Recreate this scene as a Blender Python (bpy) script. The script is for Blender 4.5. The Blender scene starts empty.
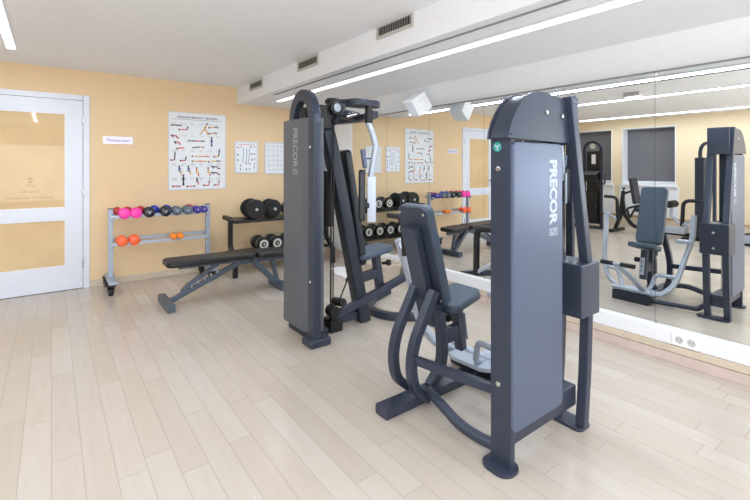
import bpy, bmesh, math, random
from mathutils import Vector as V, Matrix
random.seed(7)
C = bpy.context.scene.collection
PI = math.pi
XM, YB, ZC = 3.2417, 5.4255, 2.28          # mirror plane, back wall, ceiling

# ------------------------------------------------------------------ materials
def lin(c):
    return tuple(((v/255)/12.92 if v/255 <= .04045 else ((v/255+.055)/1.055)**2.4) for v in c) + (1,)
def mat(name, rgb, rough=.5, metal=0, noise=.04, scale=40, bump=0, emit=None, spec=.5, trans=0, coat=0):
    m = bpy.data.materials.new(name); m.use_nodes = True
    nt = m.node_tree; b = nt.nodes['Principled BSDF']
    b.inputs['Roughness'].default_value = rough
    b.inputs['Metallic'].default_value = metal
    b.inputs['Specular IOR Level'].default_value = spec
    b.inputs['Coat Weight'].default_value = coat
    if trans: b.inputs['Transmission Weight'].default_value = trans
    c = lin(rgb)
    tc = nt.nodes.new('ShaderNodeTexCoord'); n = nt.nodes.new('ShaderNodeTexNoise')
    n.inputs['Scale'].default_value = scale; n.inputs['Detail'].default_value = 3
    nt.links.new(tc.outputs['Object'], n.inputs['Vector'])
    r = nt.nodes.new('ShaderNodeValToRGB')
    r.color_ramp.elements[0].position = .3; r.color_ramp.elements[1].position = .7
    r.color_ramp.elements[0].color = tuple(v*(1-noise) for v in c[:3])+(1,)
    r.color_ramp.elements[1].color = tuple(min(1, v*(1+noise)) for v in c[:3])+(1,)
    nt.links.new(n.outputs['Fac'], r.inputs['Fac']); nt.links.new(r.outputs['Color'], b.inputs['Base Color'])
    if bump:
        bp = nt.nodes.new('ShaderNodeBump'); bp.inputs['Strength'].default_value = bump; bp.inputs['Distance'].default_value = .002
        nt.links.new(n.outputs['Fac'], bp.inputs['Height']); nt.links.new(bp.outputs['Normal'], b.inputs['Normal'])
    if emit:
        b.inputs['Emission Color'].default_value = lin(emit[0]); b.inputs['Emission Strength'].default_value = emit[1]
    return m

M = {}
M['wall']   = mat('yellow_paint', (231,204,166), .7, scale=60, noise=.02, bump=.15)
M['cream']  = mat('cream_paint', (230,212,182), .7, scale=60, noise=.02, bump=.15)
M['white']  = mat('white_paint', (236,236,236), .55, noise=.01)
M['ceil']   = mat('ceiling_paint', (240,242,246), .8, noise=.015, scale=20)
M['soffit'] = mat('soffit_paint', (238,241,247), .7, noise=.015, scale=20)
M['door']   = mat('door_lacquer', (222,228,242), .35, noise=.01)
M['trimw']  = mat('white_lacquer', (232,234,240), .35, noise=.01)
M['skirt']  = mat('beige_skirting', (206,192,174), .45, noise=.06, scale=14)
M['refl_band'] = mat('pinkish_reflection', (206,188,182), .45, noise=.06, scale=14)  # tint of the wall base mirrored in the glossy floor, put into colour
M['joint']  = mat('dark_joint', (120,95,80), .7)
M['frost']  = mat('frosted_glass', (218,190,148), .03, noise=.05, scale=2.5, spec=.22)
M['etch']   = mat('etched_lettering', (186,160,112), .5)
M['groove'] = mat('shadow_groove', (140,140,142), .8)
M['lamp']   = mat('lamp_diffuser', (255,255,255), .4, emit=((246,250,255), 2.2))
M['ventf']  = mat('vent_frame', (190,188,184), .5)
M['ventb']  = mat('vent_slats', (120,118,114), .5)
M['ventd']  = mat('vent_dark', (45,44,44), .8)
M['frame']  = mat('slate_powder_coat', (55,62,80), .36, .25, noise=.05, scale=300, bump=.05)
M['frame2'] = mat('charcoal_powder_coat', (43,49,62), .4, .25, noise=.05, scale=300, bump=.05)
M['shroud'] = mat('grey_blue_shroud', (92,103,128), .36, .35, noise=.03, scale=300, bump=.04)
M['shroud2']= mat('grey_shroud', (96,101,110), .42, .3, noise=.03, scale=300, bump=.04)
M['black']  = mat('black_steel', (26,27,30), .4, .2, noise=.08, scale=120)
M['rubber'] = mat('black_rubber', (22,22,25), .6, noise=.1, scale=120)
M['pad']    = mat('navy_vinyl', (66,80,98), .42, noise=.06, scale=220, bump=.12)
M['padd']   = mat('dark_navy_vinyl', (30,36,48), .4, noise=.06, scale=220, bump=.12)
M['padb']   = mat('black_vinyl', (28,28,31), .42, noise=.08, scale=220, bump=.12)
M['silver'] = mat('silver_powder_coat', (176,186,202), .35, .35, noise=.03, scale=200)
M['chrome'] = mat('chrome', (205,208,212), .15, 1, noise=.02)
M['rackg']  = mat('grey_blue_rack', (160,172,190), .4, .3, noise=.04, scale=200)
M['decal']  = mat('pale_decal', (180,190,208), .5, noise=.02)
M['decal2'] = mat('pale_grey_decal', (158,162,168), .5, noise=.02)
M['teal']   = mat('teal_sticker', (40,150,140), .5)
M['pink']   = mat('pink_vinyl', (250,62,176), .35)
M['red']    = mat('red_vinyl', (190,40,44), .35)
M['bvinyl'] = mat('black_gloss_vinyl', (24,28,40), .3)
M['blue']   = mat('blue_vinyl', (28,58,178), .35)
M['gvinyl'] = mat('grey_vinyl', (88,100,116), .4)
M['purple'] = mat('purple_vinyl', (58,40,140), .35)
M['coral']  = mat('coral_vinyl', (248,104,62), .35)
M['orange'] = mat('orange_vinyl', (250,134,26), .35)
M['ring']   = mat('pale_ring', (196,196,192), .4)
M['paper']  = mat('white_paper', (232,236,244), .5, noise=.01)
M['papert'] = mat('clear_cover', (214,220,232), .3, noise=.01)
M['ink']    = mat('dark_ink', (62,62,76), .6)
M['inkr']   = mat('red_ink', (214,96,92), .6)
M['inko']   = mat('ochre_ink', (226,172,96), .6)
M['inkb']   = mat('blue_ink', (70,88,150), .6)
M['signs']  = mat('sign_face', (224,222,240), .3, .2)
M['lilac']  = mat('lilac_ink', (140,128,180), .5)
M['blind']  = mat('dark_grey_blind', (112,112,118), .7, noise=.04, scale=90)
M['tubm']   = mat('beige_plastic', (206,194,180), .45)
M['cloth']  = mat('white_cloth', (236,236,242), .8)
M['speak']  = mat('white_speaker', (236,238,244), .45)
M['lens']   = mat('lamp_lens', (255,255,255), .3, emit=((255,255,255), 1.5))
M['board']  = mat('pale_board', (196,204,214), .2)
M['socket'] = mat('socket_plastic', (244,244,244), .3)
M['socketd']= mat('socket_shadow', (196,196,198), .5)
M['benchf'] = mat('bench_frame_paint', (84,94,110), .4, .25, noise=.05, scale=300)
M['wood']   = mat('light_wood', (182,150,114), .5)

def mirror_mat():
    m = bpy.data.materials.new('mirror_glass'); m.use_nodes = True
    nt = m.node_tree; b = nt.nodes['Principled BSDF']
    b.inputs['Metallic'].default_value = 1; b.inputs['Roughness'].default_value = 0
    b.inputs['Base Color'].default_value = (.90,.925,.92,1)
    return m
M['mirror'] = mirror_mat()

def floor_mat():
    m = bpy.data.materials.new('pale_oak_planks'); m.use_nodes = True
    nt = m.node_tree; N = nt.nodes; Lk = nt.links; b = N['Principled BSDF']
    def math_(op, a, bb=None):
        n = N.new('ShaderNodeMath'); n.operation = op
        for i, v in enumerate((a, bb)):
            if v is None: continue
            if isinstance(v, (int, float)): n.inputs[i].default_value = v
            else: Lk.new(v, n.inputs[i])
        return n.outputs[0]
    tc = N.new('ShaderNodeTexCoord'); sp = N.new('ShaderNodeSeparateXYZ'); Lk.new(tc.outputs['Object'], sp.inputs[0])
    x = math_('DIVIDE', sp.outputs['X'], .108); row = math_('FLOOR', x); fx = math_('FRACT', x)
    wn = N.new('ShaderNodeTexWhiteNoise'); wn.noise_dimensions = '1D'; Lk.new(row, wn.inputs['W'])
    y = math_('ADD', math_('DIVIDE', sp.outputs['Y'], .95), wn.outputs['Value'])
    cell = math_('FLOOR', y); fy = math_('FRACT', y)
    cb = N.new('ShaderNodeCombineXYZ'); Lk.new(row, cb.inputs[0]); Lk.new(cell, cb.inputs[1])
    w2 = N.new('ShaderNodeTexWhiteNoise'); w2.noise_dimensions = '2D'; Lk.new(cb.outputs[0], w2.inputs['Vector'])
    # joints
    ex = math_('MINIMUM', fx, math_('SUBTRACT', 1, fx)); ey = math_('MINIMUM', fy, math_('SUBTRACT', 1, fy))
    jx = math_('LESS_THAN', ex, .013); jy = math_('LESS_THAN', ey, .0016)
    j = math_('MAXIMUM', jx, jy)
    # grain
    mp = N.new('ShaderNodeMapping'); mp.inputs['Scale'].default_value = (22, 2.2, 1)
    off = N.new('ShaderNodeVectorMath'); off.operation = 'SCALE'; off.inputs['Scale'].default_value = 7.3
    Lk.new(w2.outputs['Color'], off.inputs[0])
    ad = N.new('ShaderNodeVectorMath'); Lk.new(tc.outputs['Object'], ad.inputs[0]); Lk.new(off.outputs[0], ad.inputs[1])
    Lk.new(ad.outputs[0], mp.inputs['Vector'])
    ns = N.new('ShaderNodeTexNoise'); ns.inputs['Scale'].default_value = 1.6; ns.inputs['Detail'].default_value = 6; ns.inputs['Roughness'].default_value = .6
    Lk.new(mp.outputs[0], ns.inputs['Vector'])
    f = math_('ADD', math_('ADD', math_('MULTIPLY', w2.outputs['Value'], .34), .12), math_('MULTIPLY', ns.outputs['Fac'], .45))
    r = N.new('ShaderNodeValToRGB'); e = r.color_ramp.elements
    e[0].position = .12; e[0].color = lin((180,168,155)); e[1].position = .85; e[1].color = lin((195,187,180))
    k = e.new(.5); k.color = lin((187,176,166))
    Lk.new(f, r.inputs['Fac'])
    mx = N.new('ShaderNodeMix'); mx.data_type = 'RGBA'; mx.inputs['B'].default_value = lin((146,134,122))
    Lk.new(math_('MULTIPLY', j, .55), mx.inputs['Factor']); Lk.new(r.outputs['Color'], mx.inputs['A'])
    Lk.new(mx.outputs['Result'], b.inputs['Base Color'])
    rr = N.new('ShaderNodeMapRange'); rr.inputs['To Min'].default_value = .14; rr.inputs['To Max'].default_value = .32
    Lk.new(ns.outputs['Fac'], rr.inputs['Value']); Lk.new(rr.outputs[0], b.inputs['Roughness'])
    b.inputs['Specular IOR Level'].default_value = .5
    bp = N.new('ShaderNodeBump'); bp.inputs['Strength'].default_value = .25; bp.inputs['Distance'].default_value = .001; bp.invert = True
    Lk.new(j, bp.inputs['Height']); Lk.new(bp.outputs['Normal'], b.inputs['Normal'])
    return m
M['floor'] = floor_mat()

# ------------------------------------------------------------------ mesh helpers
OFF = {}
def BM(): return bmesh.new()
def merge(dst, src):
    me = bpy.data.meshes.new('tmp'); src.to_mesh(me); dst.from_mesh(me); bpy.data.meshes.remove(me); src.free()
def box(bm, x0,x1,y0,y1,z0,z1, bev=0, seg=2):
    t = BM(); r = bmesh.ops.create_cube(t, size=1)
    for v in t.verts: v.co = V(((x0+x1)/2+v.co.x*(x1-x0), (y0+y1)/2+v.co.y*(y1-y0), (z0+z1)/2+v.co.z*(z1-z0)))
    if bev: bmesh.ops.bevel(t, geom=t.edges[:], offset=bev, segments=seg, profile=.6, affect='EDGES')
    merge(bm, t); return bm
def obox(bm, c, u, n, hu, hv, hn, bev=0, seg=3, corner=0):
    """box with half sizes hu along u, hn along n, hv along n x u; 'corner' rounds the four corners seen along n"""
    u = V(u).normalized(); n = V(n); n = (n - u*n.dot(u)).normalized(); v = n.cross(u)
    t = BM(); bmesh.ops.create_cube(t, size=2)
    if corner:
        for q in t.verts: q.co = V((q.co.x*hu, q.co.y*hv, q.co.z*hn))
        ed = [e for e in t.edges if abs((e.verts[0].co-e.verts[1].co).normalized().z) > .9]
        bmesh.ops.bevel(t, geom=ed, offset=corner, segments=6, profile=.5, affect='EDGES')
        if bev:
            ed = [e for e in t.edges if abs(e.verts[0].co.z-e.verts[1].co.z) < 1e-6 and len(e.link_faces) == 2 and abs(e.link_faces[0].normal.dot(e.link_faces[1].normal)) < .5]
            bmesh.ops.bevel(t, geom=ed, offset=bev, segments=seg, profile=.5, affect='EDGES')
    else:
        for q in t.verts: q.co = V((q.co.x*hu, q.co.y*hv, q.co.z*hn))
        if bev: bmesh.ops.bevel(t, geom=t.edges[:], offset=bev, segments=seg, profile=.5, affect='EDGES')
    for q in t.verts: q.co = V(c) + u*q.co.x + v*q.co.y + n*q.co.z
    merge(bm, t); return bm
def fillet(pts, r, seg=5, closed=False):
    pts = [V(p) for p in pts]; out = []
    n = len(pts)
    for i, p in enumerate(pts):
        if not closed and i in (0, n-1): out.append(p); continue
        a = pts[(i-1) % n]-p; b = pts[(i+1) % n]-p
        la, lb = a.length, b.length
        ang = a.angle(b)
        if ang > PI-.03: out.append(p); continue
        d = min(r/math.tan(ang/2), la*.48, lb*.48)
        s, e = p+a.normalized()*d, p+b.normalized()*d
        for k in range(seg+1):
            t = k/seg; out.append(s.lerp(p, t).lerp(p.lerp(e, t), t))
    return out
def spline(pts, n=6):
    p = [V(q) for q in pts]; p = [2*p[0]-p[1]]+p+[2*p[-1]-p[-2]]; o = []
    for a, b, c, d in zip(p, p[1:], p[2:], p[3:]):
        for k in range(n):
            t = k/n; o.append(.5*((2*b)+(c-a)*t+(2*a-5*b+4*c-d)*t*t+(3*b-a-3*c+d)*t**3))
    return o+[p[-2]]
def sweep(bm, pts, prof, up=(0,0,1)):
    """sweep a 2-D profile (a, b) along pts: a along side (t x up), b along the local up"""
    pts = [V(p) for p in pts]; up = V(up); rings = []
    for i, p in enumerate(pts):
        t0 = (pts[i]-pts[i-1]).normalized() if i else None
        t1 = (pts[i+1]-pts[i]).normalized() if i < len(pts)-1 else None
        t = ((t0 or t1)+(t1 or t0)).normalized()
        k = 1/max(.5, math.sqrt((1+(t0.dot(t1) if t0 and t1 else 1))/2))
        s = t.cross(up)
        if s.length < 1e-4: s = t.cross(V((1,0,0)))
        s.normalize(); b = s.cross(t).normalized()
        rings.append([bm.verts.new(p+s*a+b*c*k) for a, c in prof])
    n = len(prof)
    for r0, r1 in zip(rings, rings[1:]):
        for j in range(n): bm.faces.new((r0[j], r0[(j+1) % n], r1[(j+1) % n], r1[j]))
    bm.faces.new(rings[0][::-1]); bm.faces.new(rings[-1])
    return bm
def circ(r, n=12): return [(r*math.cos(2*PI*i/n), r*math.sin(2*PI*i/n)) for i in range(n)]
def rrect(w, h, r=.006):
    o = []
    for cx, cy, a0 in ((w/2-r,h/2-r,0),(-w/2+r,h/2-r,PI/2),(-w/2+r,-h/2+r,PI),(w/2-r,-h/2+r,1.5*PI)):
        for k in range(3): a = a0+k*PI/4; o.append((cx+r*math.cos(a), cy+r*math.sin(a)))
    return o
def tube(bm, pts, r, fil=.04, n=12): return sweep(bm, fillet(pts, fil), circ(r, n), (.13,.21,.97))
def bar(bm, pts, w, h, up=(0,0,1), fil=.03, r=.006, seg=5): return sweep(bm, fillet(pts, fil, seg), rrect(w, h, r), up)
def cyl(bm, p0, p1, r, n=24, bev=0, r2=None):
    p0, p1 = V(p0), V(p1); L = (p1-p0).length
    prof = [(0,0),(r,0),(r if r2 is None else r2,L),(0,L)]
    if bev: prof = [(0,0),(r-bev,0),(r-bev*.3,bev*.3),(r,bev),(r,L-bev),(r-bev*.3,L-bev*.3),(r-bev,L),(0,L)]
    return lathe(bm, prof, p0, p1-p0, n)
def lathe(bm, prof, o, axis, n=24):
    o = V(o); a = V(axis).normalized(); q = V((0,0,1)).rotation_difference(a)
    rings = []
    for r, h in prof:
        if r < 1e-6: rings.append([bm.verts.new(o+q@V((0,0,h)))])
        else: rings.append([bm.verts.new(o+q@V((r*math.cos(2*PI*i/n), r*math.sin(2*PI*i/n), h))) for i in range(n)])
    for A, B in zip(rings, rings[1:]):
        for i in range(n):
            j = (i+1) % n
            if len(A) == 1 and len(B) == 1: break
            if len(A) == 1: bm.faces.new((A[0], B[j], B[i]))
            elif len(B) == 1: bm.faces.new((A[i], A[j], B[0]))
            else: bm.faces.new((A[i], A[j], B[j], B[i]))
    return bm
def prism(bm, pts, plane, a, b, bev=0, bseg=2):
    """extrude a polygon: plane 'xz' along y, 'yz' along x, 'xy' along z, from a to b"""
    t = BM()
    f3 = {'xz': lambda p, d: (p[0], d, p[1]), 'yz': lambda p, d: (d, p[0], p[1]), 'xy': lambda p, d: (p[0], p[1], d)}[plane]
    A = [t.verts.new(f3(p, a)) for p in pts]; B = [t.verts.new(f3(p, b)) for p in pts]
    fa = t.faces.new(A); fb = t.faces.new(B[::-1]); n = len(pts)
    for i in range(n): t.faces.new((A[i], B[i], B[(i+1) % n], A[(i+1) % n]))
    bmesh.ops.recalc_face_normals(t, faces=t.faces[:])
    if bev:
        ed = list(fa.edges)+list(fb.edges)
        bmesh.ops.bevel(t, geom=ed, offset=bev, segments=bseg, profile=.6, affect='EDGES')
    merge(bm, t); return bm
def ball(bm, c, rx, ry=None, rz=None, u=16, v=10):
    ry = ry or rx; rz = rz or rx; t = BM(); bmesh.ops.create_uvsphere(t, u_segments=u, v_segments=v, radius=1)
    for q in t.verts: q.co = V((c[0]+q.co.x*rx, c[1]+q.co.y*ry, c[2]+q.co.z*rz))
    merge(bm, t); return bm

def mk(name, bm, m, parent=None, smooth=40):
    bmesh.ops.recalc_face_normals(bm, faces=bm.faces[:])
    off = OFF.get(parent.name, V((0,0,0))) if parent else V((0,0,0))
    for v in bm.verts: v.co -= off
    me = bpy.data.meshes.new(name); bm.to_mesh(me); bm.free()
    me.polygons.foreach_set('use_smooth', [True]*len(me.polygons)); me.set_sharp_from_angle(angle=math.radians(smooth))
    for x in (m if isinstance(m, (list, tuple)) else [m]): me.materials.append(x)
    o = bpy.data.objects.new(name, me); C.objects.link(o)
    if len(me.polygons) < 4000:
        wn = o.modifiers.new('normals', 'WEIGHTED_NORMAL'); wn.keep_sharp = True; wn.mode = 'FACE_AREA'
    if parent: o.parent = parent; OFF[o.name] = off
    return o
def tag(o, label, cat, group=None):
    o['label'] = label; o['category'] = cat
    if group: o['group'] = group
    return o
def thing(name, label, cat, loc=(0,0,0), group=None):
    o = bpy.data.objects.new(name, None); C.objects.link(o); o.location = loc; o.empty_display_size = .1
    OFF[o.name] = V(loc); return tag(o, label, cat, group)
def solo(name, bm, m, label, cat, loc=(0,0,0), group=None):
    """a thing that is one mesh, with its origin at loc"""
    for v in bm.verts: v.co -= V(loc)
    o = mk(name, bm, m); o.location = loc; OFF[o.name] = V(loc)
    return tag(o, label, cat, group)
def struct(name, bm, m, parent=None):
    o = mk(name, bm, m, parent)
    if parent is None: o['kind'] = 'structure'
    return o
def dup(root, loc, label=None, group=None):
    r = root.copy(); C.objects.link(r); r.location = loc
    if label: r['label'] = label
    if group: r['group'] = group
    for ch in root.children:
        c = ch.copy(); C.objects.link(c); c.parent = r
        for g in ch.children:
            d = g.copy(); C.objects.link(d); d.parent = c
    return r
def text_bm(s, o, ud, vd, w, h, bold=0, depth=.0006):
    """flat lettering fitted into w x h, reading along ud with letter tops towards vd"""
    cu = bpy.data.curves.new('t', 'FONT'); cu.body = s; cu.offset = bold; cu.resolution_u = 3; cu.extrude = 0
    ob = bpy.data.objects.new('t', cu); C.objects.link(ob)
    dg = bpy.context.evaluated_depsgraph_get(); dg.update()
    me = bpy.data.meshes.new_from_object(ob.evaluated_get(dg))
    bpy.data.objects.remove(ob); bpy.data.curves.remove(cu)
    bm = BM(); bm.from_mesh(me); bpy.data.meshes.remove(me)
    xs = [v.co.x for v in bm.verts]; ys = [v.co.y for v in bm.verts]
    ud, vd, o = V(ud), V(vd), V(o)
    for v in bm.verts:
        a = (v.co.x-min(xs))/(max(xs)-min(xs))*w; b = (v.co.y-min(ys))/(max(ys)-min(ys))*h
        v.co = o+ud*a+vd*b
    return bm

# ------------------------------------------------------------------ room shell
X0, Y0 = -3.3, -2.2
XW = XM+.04
struct('floor', box(BM(), X0-.2, XW+.2, Y0-.2, YB+.2, -.15, 0), M['floor'])
struct('ceiling', box(BM(), X0-.2, XW+.2, Y0-.2, YB+.2, ZC, ZC+.15), M['ceil'])
b = BM()                                                     # back wall with door opening
DX0, DX1, DZ = -.62, .322, 2.02
box(b, X0-.2, DX0, YB, YB+.15, 0, ZC); box(b, DX1, XW+.2, YB, YB+.15, 0, ZC); box(b, DX0, DX1, YB, YB+.15, DZ, ZC)
box(b, DX0, DX1, YB+.13, YB+.15, 0, DZ)
struct('wall_back', b, M['wall'])
struct('wall_right', box(BM(), XW, XW+.15, Y0, YB, 0, ZC), M['white'])
struct('wall_front', box(BM(), X0-.2, XW+.2, Y0-.15, Y0, 0, ZC), M['wall'])
W = [(3.13,4.12,.90,2.09),(4.33,5.25,.92,2.02),(.55,1.55,.90,2.09)]
b = BM(); ys = sorted([Y0]+[w[0] for w in W]+[w[1] for w in W]+[YB])
box(b, X0-.3, X0, Y0, YB, 0, .90); box(b, X0-.3, X0, Y0, YB, 2.09, ZC)
for a, c in zip(ys[::2], ys[1::2]): box(b, X0-.3, X0, a, c, .90, 2.09)
struct('wall_left', b, M['cream'])
for i, (a, c, z0, z1) in enumerate(W):
    f = BM()
    z0, z1 = .90, 2.09
    for q in ((a,a+.015,z0,z1),(c-.015,c,z0,z1),(a+.015,c-.015,z1-.02,z1),(a+.015,c-.015,z0,z0+.02)):
        box(f, X0-.28, X0+.012, q[0],q[1],q[2],q[3], .003)
    w = struct('window_%d' % (i+1), f, M['trimw'])
    mk('glass_back', box(BM(), X0-.28, X0-.27, a+.015, c-.015, z0+.02, z1-.02), M['blind'], w)
    mk('sill', box(BM(), X0-.1, X0+.05, a-.03, c+.03, z0-.035, z0, .006), M['trimw'], w)
    mk('blind', box(BM(), X0-.24, X0-.225, a+.015, c-.015, z0+.07, z1-.02), M['blind'], w)
    mk('blind_rail', box(BM(), X0-.25, X0-.215, a+.015, c-.015, z0+.02, z0+.07, .006), M['trimw'], w)
    # white panelled breast below the window
    struct('trim_window_breast_%d' % (i+1), box(BM(), X0, X0+.02, a-.05, c+.05, .26, z0-.035, .004), M['trimw'])
b = BM(); box(b, X0, X0+.018, Y0, YB, 0, .215, .003)
struct('baseboard_left', b, M['skirt'])
struct('trim_left_cap', box(BM(), X0, X0+.03, Y0, YB, .215, .25, .004), M['wood'])
b = BM(); box(b, DX1, XM-.02, YB-.014, YB, 0, .072, .003); box(b, X0+.03, DX0, YB-.014, YB, 0, .072, .003)
struct('baseboard_back', b, M['skirt'])
# mirror wall: added board painted as the floor's reflection, beige skirting, white ledge
struct('trim_floor_reflection', box(BM(), XM-.034, XW, Y0, YB, 0, .066, .003), M['refl_band'])
struct('baseboard_right', box(BM(), XM-.038, XW, Y0, YB, .070, .116, .004), M['skirt'])
struct('trim_skirting_joint', box(BM(), XM-.030, XW, Y0, YB, .066, .070), M['joint'])
struct('trim_mirror_ledge', box(BM(), XM-.034, XW, Y0, YB, .118, .2167, .006), M['trimw'])
# dropped bulkhead along the mirror wall, its underside carrying the lamp line, sloping down to the mirrors
struct('trim_bulkhead', prism(BM(), [(1.89,ZC),(1.89,2.074),(2.95,2.07),(3.03,1.965),(XM-.005,1.914),(XW,1.914),(XW,ZC)], 'xz', Y0, YB), M['soffit'])
struct('trim_bulkhead_groove', box(BM(), 1.968, 1.980, Y0, 4.46, 2.066, 2.0735), M['groove'])
struct('trim_mirror_shadow_line', box(BM(), XM-.012, XM+.01, Y0, YB, 1.906, 1.914), M['groove'])
struct('trim_corner_post', box(BM(), XM-.008, XW, 4.80, YB, .2167, 1.906, .003), M['trimw'])

# ------------------------------------------------------------------ door
LX1 = .262                                                  # hinge side of the leaf
d = BM()
box(d, DX0, LX1-.0, YB-.012, YB+.03, DZ-.055, DZ, .004); box(d, LX1+.004, DX1, YB-.014, YB+.03, 0, DZ, .004)
box(d, DX0-.0, DX0+.055, YB-.014, YB+.03, 0, DZ-.055, .004)
dr = struct('door_1', d, M['door'])
GX1, GX0 = .116, -.47
lf = BM()
lx0 = DX0+.058
for q in ((GX1,LX1,.006,DZ-.058),(lx0,GX0,.006,DZ-.058),(GX0,GX1,.006,.252),(GX0,GX1,.728,.852),(GX0,GX1,1.818,DZ-.058)):
    box(lf, q[0], q[1], YB-.004, YB+.026, q[2], q[3])
leaf = mk('door_leaf', lf, M['door'], dr)
for z0, z1 in ((.252,.728),(.852,1.818)):
    g = mk('glass_pane', box(BM(), GX0-.004, GX1+.004, YB+.006, YB+.018, z0-.004, z1+.004), M['frost'], leaf)
    g['label'] = 'frosted pane with etched emblem and lettering' if z0 > .5 else 'lower frosted pane'
    bd = BM()
    for q in ((GX0,GX1,z0,z0+.008),(GX0,GX1,z1-.008,z1),(GX0,GX0+.008,z0,z1),(GX1-.008,GX1,z0,z1)):
        box(bd, q[0],q[1],YB-.001,YB+.008,q[2],q[3])
    mk('glazing_bead', bd, M['trimw'], leaf)
ye = YB+.0052
e = BM(); cx, cz = -.168, 1.142
for ang in (90, 162, 18): 
    a = math.radians(ang); c0 = V((cx+.014*math.cos(a), ye, cz+.014*math.sin(a)))
    dd = V((math.cos(a),0,math.sin(a))); p = V((-dd.z,0,dd.x))
    e.faces.new([e.verts.new(c0+q) for q in (-dd*.013, p*.008, dd*.016, -p*.008)])
box(e, cx-.012, cx+.012, ye-.0003, ye+.0003, cz-.03, cz-.012)
mk('etched_emblem', e, M['etch'], leaf)
e = text_bm('The', (cx-.035,ye,1.072), (1,0,0), (0,0,1), .075, .03)
merge(e, text_bm('Grand', (cx-.065,ye,1.012), (1,0,0), (0,0,1), .135, .032))
merge(e, text_bm('Personal Training', (cx-.18,ye,.948), (1,0,0), (0,0,1), .36, .026, .012))
mk('etched_lettering', e, M['etch'], leaf)
for z in (1.752, .996, .26):
    h = BM(); cyl(h, (LX1+.003,YB-.016,z-.045), (LX1+.003,YB-.016,z+.045), .008, 12, .002); mk('hinge', h, M['chrome'], leaf)
h = BM(); tube(h, [(-.51,YB-.004,1.0),(-.51,YB-.05,1.0),(-.40,YB-.05,1.0)], .009); cyl(h, (-.51,YB-.012,1.0),(-.51,YB-.003,1.0), .024); mk('handle', h, M['chrome'], leaf)

# ------------------------------------------------------------------ mirrors (separate panels)
my = [4.80, 4.042, 3.314, 2.586, 1.872, 1.158, .444, -.27, -.98, -1.7]
mlab = ['mirror panel nearest the yellow back wall, showing the black dumbbells', 'second mirror panel from the back wall, showing the exercise poster',
        'third mirror panel from the back wall, showing the grey rack and door', 'mirror panel mostly hidden behind the near tower, fourth from the back wall',
        'mirror panel showing the arched machine and dark window blind', 'mirror panel above the double socket, showing the front tower',
        'mirror panel past the right picture edge, next after the socket panel', 'mirror panel beside the camera, two past the socket panel', 'mirror panel at the far front end of the mirror wall']
for i, (a, c) in enumerate(zip(my, my[1:])):
    if i > 6: break
    o = solo('wall_mirror', box(BM(), XM, XM+.006, c+.0012, a-.0012, .2172, 1.9055), M['mirror'], mlab[i], 'mirror', (XM, (a+c)/2, .2172), 'mirror panels along the right wall')
    for z in (1.895, .228):
        cl = BM(); box(cl, XM-.003, XM-.0002, a-.012, a-.0016, z-.010, z+.010, .0008); mk('mirror_clip', cl, M['chrome'], o)
struct('trim_mirror_backing', box(BM(), XM+.008, XW, Y0, 4.80, .2167, 1.906), M['groove'])

# ------------------------------------------------------------------ ceiling lamps
def lamp_line(name, x, z, y0, y1, n, label, watts):
    t = thing(name, label, 'ceiling light', (x, y1, z), 'white linear ceiling lamps')
    h = BM(); box(h, x-.036, x+.036, y0, y1, z-.012, z-.0005, .003); mk('housing', h, M['trimw'], t)
    L = (y1-y0)/n
    for k in range(n):
        d = BM(); box(d, x-.028, x+.028, y0+k*L+.004, y0+(k+1)*L-.004, z-.02, z-.0125, .003); mk('diffuser', d, M['lamp'], t)
    li = bpy.data.lights.new(name+'_light', 'AREA'); li.shape = 'RECTANGLE'; li.size = .056; li.size_y = y1-y0; li.energy = watts; li.color = (.84,.93,1)
    lo = bpy.data.objects.new(name+'_light', li); C.objects.link(lo); lo.location = (x, (y0+y1)/2, z-.024)
LW = 44
lamp_line('linear_lamp', 2.18, 2.072, -1.2, 4.80, 4, 'long glowing lamp line under the dropped bulkhead beside the mirrors', LW)
lamp_line('linear_lamp', -.27, ZC, -1.2, 4.72, 4, 'glowing lamp line on the main ceiling, its end at the top left corner', LW)
lamp_line('linear_lamp', -2.67, ZC, -1.2, 4.72, 4, 'lamp line near the window wall, seen only as the lowest line in the mirror', LW)

# ceiling escape light (seen in the mirror)
t = thing('emergency_light', 'small grey emergency light box on the ceiling, seen in the mirror', 'light', (.15,2.52,ZC))
b = BM(); box(b, .06,.24,2.42,2.62,ZC-.055,ZC,.008); mk('housing', b, M['ventf'], t)
b = BM(); box(b, .075,.225,2.435,2.605,ZC-.07,ZC-.056,.006); mk('lens', b, M['lens'], t)

# added soft fill light behind the camera; the front wall has no windows
def area(name, loc, rot, sx, sy, e, col=(1,1,1)):
    li = bpy.data.lights.new(name, 'AREA'); li.shape = 'RECTANGLE'; li.size = sx; li.size_y = sy; li.energy = e; li.color = col
    o = bpy.data.objects.new(name, li); C.objects.link(o); o.location = loc; o.rotation_euler = rot; return o
area('front_fill', (-.3,Y0+.45,1.15), (-PI/2-.55,0,PI), 4.6, 1.5, 125, (.88,.95,1))

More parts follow.
